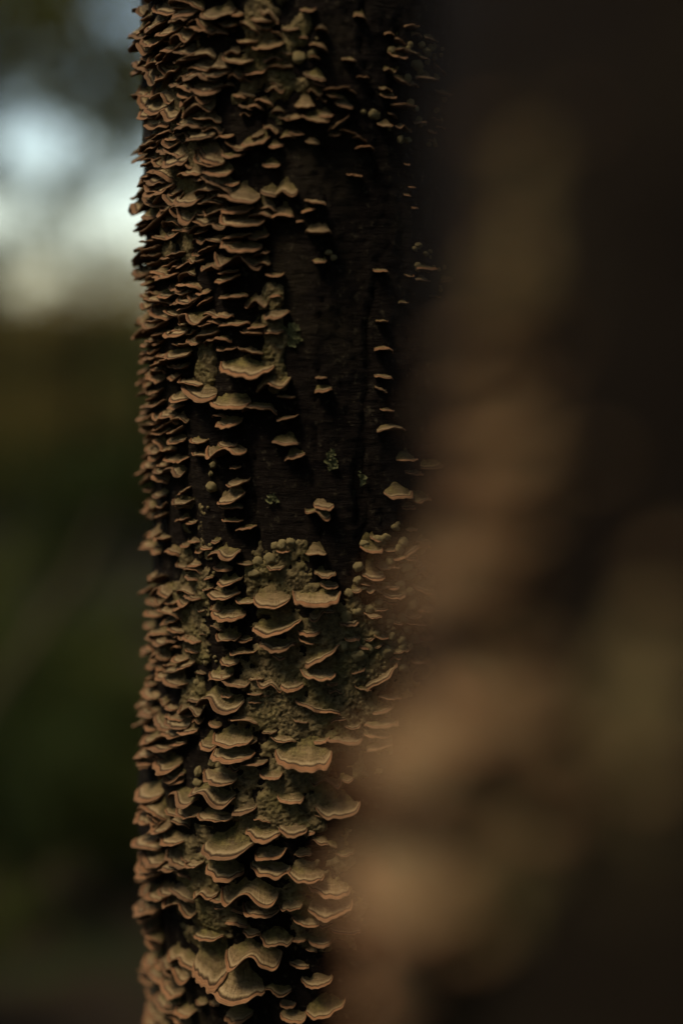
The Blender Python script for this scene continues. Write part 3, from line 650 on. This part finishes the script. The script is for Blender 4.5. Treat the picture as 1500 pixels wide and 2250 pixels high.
# ------------------------------------------------------------------ forest behind
def leaf_cloud(centres, n, size, seed, flat=0.6):
    r = random.Random(seed); V = []; F = []
    for (cx, cy, cz, rad) in centres:
        for _ in range(n):
            d = Vector((r.gauss(0, 1), r.gauss(0, 1), r.gauss(0, flat))); d *= rad*0.55
            c = Vector((cx, cy, cz))+d
            a = Vector((r.gauss(0, 1), r.gauss(0, 1), r.gauss(0, 0.6))).normalized()
            b = a.cross(Vector((r.gauss(0, 1), r.gauss(0, 1), r.gauss(0, 1)))).normalized()
            L = size*r.uniform(0.7, 1.3); wv = L*0.34; n_ = a.cross(b)*L*0.1
            o = len(V)
            V += [c-a*L*0.5, c+b*wv*0.5+n_, c+a*L*0.5, c-b*wv*0.5+n_]
            F += [(o, o+1, o+2, o+3)]
    return V, F
def tube(path, radii, n=8):
    V = []; F = []
    for i, (p, r) in enumerate(zip(path, radii)):
        p = Vector(p); q = Vector(path[min(i+1, len(path)-1)]); q0 = Vector(path[max(i-1, 0)])
        d = (q-q0).normalized(); x = d.cross(Vector((0.3, 1, 0.1))).normalized(); y = d.cross(x)
        for k in range(n):
            a = 2*math.pi*k/n; V.append(p+(x*math.cos(a)+y*math.sin(a))*r)
    for i in range(len(path)-1):
        for k in range(n):
            a = i*n+k; b = i*n+(k+1) % n; F.append((a, b, b+n, a+n))
    return V, F
def make_tree_meshes(h, base, spread, nl, seed, leaf, mat, rad, per=70, cl=0.22):
    r = random.Random(seed)
    bend = [(r.uniform(-.15, .15), r.uniform(-.15, .15)) for _ in range(7)]
    path = [(bend[i][0]*i*0.4, bend[i][1]*i*0.4, -0.1+(h+0.1)*i/6) for i in range(7)]
    V, F = tube(path, [rad*(1-0.13*i) for i in range(7)], 10); cent = []
    for k in range(nl):
        f = r.uniform(base/h, 0.98); a = r.uniform(0, 6.28); L = spread*(1.15-f)*r.uniform(0.6, 1.1)
        i = min(5, int(f*6)); p0 = Vector(path[i]).lerp(Vector(path[i+1]), f*6-i)
        tip = p0+Vector((math.cos(a)*L, math.sin(a)*L, L*r.uniform(-0.1, 0.5)))
        mid = p0.lerp(tip, 0.5)+Vector((0, 0, 0.08*L))
        v, ff = tube([p0, mid, tip], [rad*0.3*(1-f*0.6), rad*0.18*(1-f*0.6), 0.006], 6)
        o = len(V); V += v; F += [tuple(q+o for q in g) for g in ff]
        for q in (0.45, 0.75, 1.0):
            c = p0.lerp(tip, q); cent.append((c.x, c.y, c.z, spread*cl*r.uniform(0.7, 1.2)))
    lv, lf = leaf_cloud(cent, per, leaf*1.3, seed+1)
    return mesh('trunk', V, F, M_BARK), mesh('crown', lv, lf, mat, smooth=False)
TREES = [make_tree_meshes(11, 4.6, 3.6, 34, 1, 0.16, M_LEAF[0], 0.16), make_tree_meshes(9, 3.4, 3.0, 30, 2, 0.15, M_LEAF[1], 0.13),
         make_tree_meshes(13, 5.0, 4.0, 36, 3, 0.17, M_LEAF[2], 0.2), make_tree_meshes(3.7, 2.05, 2.2, 30, 4, 0.10, M_LEAF[3], 0.04, 30, 0.13),
         make_tree_meshes(3.4, 1.2, 1.1, 12, 5, 0.09, M_LEAF[1], 0.016, 9, 0.10)]
def tree(v, x, y, s, rz, label):
    e = link('tree', None, None, (x, y, gz(x, y)), rz); e.scale = (s, s, s)
    link('trunk', TREES[v][0], e); link('crown', TREES[v][1], e)
    return tag(e, label, 'tree', 'trees of the wood behind')
tr = random.Random(3)
L0 = ['tall green-leaved tree in the blurred wood behind', 'olive-leaved tree in the blurred wood behind', 'dark-leaved tall tree in the blurred wood behind', 'slim green sapling in the blurred wood behind', 'thin sparse sapling against the bright sky gap']
for v, x, y, s in ((2,-0.2,26,1.0),(1,-11.5,24,1.0),(0,1.6,8.5,1.0),(2,4.0,11,1.1),(1,3.0,6.0,0.9),(2,6.5,7.5,1.1),(0,7.5,14,1.0),(2,4.5,2.0,1.0),(0,5.0,-3.0,1.0),
                   (2,2.0,-5.5,1.1),(0,0.2,-5.0,0.9),(1,-2.8,-7.0,1.0),(0,7.0,-1.0,1.1),(2,-0.5,-9.0,1.0),(1,0.5,20,1.1),(0,-15,30,1.1),(2,-13,18,1.1),(2,2.6,3.4,1.0),(1,3.4,-0.6,1.0),
                   (0,1.2,-3.4,1.0),(2,3.6,-5.2,1.0),(0,-7.8,4.4,0.95),(2,-5.6,-8.5,1.0),(2,0.8,5.4,0.9),(1,6.0,4.6,1.1),(0,9.5,3.0,1.1),(2,9,8,1.1),(2,8,-6,1.1),
                   (0,1.2,11.5,1.1),(2,3.2,15,1.1),(3,-3.4,11.5,1.45),(2,-10.5,-1.5,0.8),(1,-9.0,-4.5,1.0),(2,-9.5,1.5,0.9),(0,-12,-4.0,0.9),(1,-7.2,6.2,1.0),(2,-8.6,9.8,0.8),(0,-8.5,-7.0,1.0),(2,-11,5,1.0),(1,-13,1,1.0),(2,-14,-2,1.0),(4,-3.0,10.4,1.0)):  # most trees far left and behind the camera are unseen, added to cut skylight
    tree(v, x, y, s, tr.uniform(0, 6.28), L0[v])

# the two near trees carry their own crowns, high above the frame
for T, root, v, sc in ((MAIN, tree_main, 2, 0.85), (NEAR, tree_near, 0, 0.9)):
    c = link('crown', TREES[v][1], root); c.scale = (sc, sc, sc)
    top = T.c(8.0); c.location = (top[0]-root.location.x, top[1]-root.location.y, 4.0)
# shrubs
def shrub_mesh(seed, h, rad, nst, leaf, per, mat):
    r = random.Random(seed); V = []; F = []; cent = []
    for k in range(nst):
        a = r.uniform(0, 6.28); L = rad*r.uniform(0.3, 1); hh = h*r.uniform(0.6, 1)
        tip = Vector((math.cos(a)*L, math.sin(a)*L, hh)); mid = Vector((math.cos(a)*L*0.3, math.sin(a)*L*0.3, hh*0.55))
        v, ff = tube([(0, 0, -0.05), mid, tip], [0.012, 0.008, 0.003], 5)
        o = len(V); V += v; F += [tuple(q+o for q in g) for g in ff]
        for q in (0.35, 0.6, 0.8, 1.0):
            c = mid.lerp(tip, q) if q > 0.4 else mid*0.8
            cent.append((c.x, c.y, c.z, rad*0.35))
    lv, lf = leaf_cloud(cent, per, leaf, seed+9, 0.8)
    return mesh('stems', V, F, M_BARK), mesh('foliage', lv, lf, mat, smooth=False)
SHR = [shrub_mesh(31, 1.2, 0.8, 14, 0.09, 60, M_LEAF[1]), shrub_mesh(32, 0.7, 0.6, 12, 0.08, 40, M_LEAF[0]), shrub_mesh(33, 1.5, 1.0, 14, 0.10, 26, M_LEAF[2])]
L1 = ['olive-leaved shrub blurred behind the fungus trunk', 'low green bush blurred on the forest floor', 'dark-leaved shrub blurred behind the fungus trunk']
for v, x, y, s in ((1,-0.95,4.6,0.75),(1,-1.5,5.2,0.8),(2,-1.3,6.6,0.6),(2,-2.3,7.0,0.6),(0,-1.9,14.6,1.6),(0,-2.8,15.4,1.65),(0,-3.6,16,1.6),(0,-4.5,16.6,1.7),(0,-3.2,13.6,1.45),(0,-2.3,13.2,1.4),(0,-1.9,10.4,0.9),(0,-2.7,11.0,0.95),(0,-1.3,10.0,0.85),(1,-1.25,4.0,0.7),(1,-0.75,4.2,0.6),(2,-0.4,7.6,0.9),(1,-2.2,4.2,0.8),(2,-0.75,3.2,0.34),(2,-1.15,3.0,0.3),(1,-0.8,2.5,0.4),(2,-1.0,3.8,0.42),(1,-0.55,3.5,0.45),
                   (0,-1.0,12.5,1.0),(2,1.4,6.0,1.0),(1,0.8,4.0,0.8),(2,-3.6,8.6,0.8),(0,-7.4,5.2,2.4),(2,-8.1,3.5,2.1),(2,-8.5,1.6,2.4),(0,-8.4,-0.3,2.1),(2,-7.9,-2.2,2.4),(2,-7.0,-3.9,2.1),(0,-5.7,-5.3,2.4),(2,-4.1,-6.4,2.1),(2,-2.3,-7.2,2.4),(0,-0.4,-7.5,2.1),(2,1.5,-7.4,2.4),(2,3.3,-6.8,2.1),(0,5.0,-5.9,2.4),(2,6.4,-4.6,2.1),(2,7.5,-3.0,2.4),(0,8.2,-1.2,2.1),(2,8.5,0.7,2.4),(2,8.3,2.6,2.1),(0,7.8,4.5,2.4),(2,6.8,6.1,2.1),(0,-4.6,12,1.25),(2,2.8,8.0,1.1)):  # the largest ones form an unseen ring added to cut low sky light
    e = link('shrub', None, None, (x, y, gz(x, y)), tr.uniform(0, 6.28)); e.scale = (s, s, s)
    link('stems', SHR[v][0], e); link('foliage', SHR[v][1], e)
    dist = math.hypot(x, y-1)
    lab = L1[v]
    if s > 1.9: lab = ('olive' if v == 0 else 'dark')+'-leaved tall unseen bush added all round to block low sky light'
    elif y < 4: lab = ('tiny dark' if v == 2 else 'tiny green')+' plant on the black forest floor by the fungus trunk'
    elif y > 9.5: lab = 'olive sunlit shrub under the bright sky gap'
    tag(e, lab, 'shrub', 'undergrowth of the wood')

# a dead branch leaning in the undergrowth
p = lambda px, py, d: Vector((0, 0, CAM_Z))+ray(px, py)*d
a0, a1 = p(-60, 1530, 3.4), p(165, 1270, 3.9)
a0.z = gz(a0.x, a0.y)+0.12 if a0.z < 0.1 else a0.z
foot = a0+(a0-a1)*1.6; foot.z = gz(foot.x, foot.y)
pts = [foot, foot.lerp(a1, 0.35)+Vector((0.05, 0, -0.02)), a0+Vector((0.03, 0, -0.03)), a1, a1+(a1-a0)*0.5+Vector((-0.03, 0, 0.07))]
bv, bf = tube(pts, [0.022, 0.020, 0.018, 0.014, 0.006], 8)
bm_, bt, bb = newmat('dead_wood')
bt.links.new(mixc(bt, noise_node(bt, 20, 4, 0.6, objvec(bt)), (0.025, 0.021, 0.010), (0.06, 0.05, 0.024)), bb.inputs['Base Color'])
tag(link('dead_branch', mesh('dead_branch', [v-foot for v in bv], bf, bm_), None, foot), 'dead leaning branch blurred in the dark undergrowth', 'branch')

# understorey trees whose clumped sprays break up the sky behind
def spray_tree(x, y, half, z0, zm, z1, seed, label, mat, n):
    r = random.Random(seed); e = link('tree', None, None, (x, y, gz(x, y)), 0)
    path = [(0.05*math.sin(i*1.3+seed), 0.04*math.cos(i+seed), -0.05+(z1+0.05)*i/8) for i in range(9)]
    V, F = tube(path, [0.035*(1-0.1*i) for i in range(9)], 8); LV = []; LF = []; made = 0
    for k in range(22):
        f = r.uniform(z0/z1*0.8, 0.97); i = min(7, int(f*8)); p0 = Vector(path[i]).lerp(Vector(path[i+1]), f*8-i)
        a = r.choice((0, math.pi))+r.gauss(0, 0.5); L = half*r.uniform(0.4, 1.0)
        tip = p0+Vector((math.cos(a)*L, math.sin(a)*L, r.uniform(-0.1, 0.35)*L))
        v, ff = tube([p0, p0.lerp(tip, 0.5)+Vector((0, 0, 0.06)), tip], [0.010, 0.007, 0.003], 5)
        o = len(V); V += v; F += [tuple(q+o for q in g) for g in ff]
    tries = 0
    while made < n and tries < n*12:
        tries += 1
        c = Vector((r.uniform(-half, half), r.gauss(0, 0.35), r.uniform(z0, z1)))
        thr = -0.30 + 0.48*max(0.0, min(1.0, (zm-c.z)/0.25+0.5))
        if mnoise.fractal((c.x*1.9+seed, c.z*1.9, seed*1.3), 1.0, 2.0, 2) < thr: continue
        made += 1
        a = Vector((r.gauss(0, 1), r.gauss(0, 0.7), r.gauss(0, 0.5))).normalized()
        b = a.cross(Vector((r.gauss(0, .5), r.gauss(0, 1), r.gauss(0, .7)))).normalized()
        L = r.uniform(0.07, 0.12); o = len(LV); up_ = a.cross(b)*L*0.1
        LV += [c-a*L*0.5, c+b*L*0.24+up_, c+a*L*0.5, c-b*L*0.24+up_]; LF.append((o, o+1, o+2, o+3))
    link('trunk', mesh('trunk', V, F, M_BARK), e); link('crown', mesh('crown', LV, LF, mat, smooth=False), e)
    tag(e, label, 'tree')
spray_tree(-1.65, 9.0, 1.5, 1.55, 2.75, 4.0, 3.7, 'slender pale-leaved tree with clumped sprays before the bright sky', M_LEAF[3], 8500)
spray_tree(-2.9, 12.0, 1.7, 1.9, 3.5, 5.0, 8.2, 'slim olive-leaved tree farther back before the bright sky', M_LEAF[1], 5000)
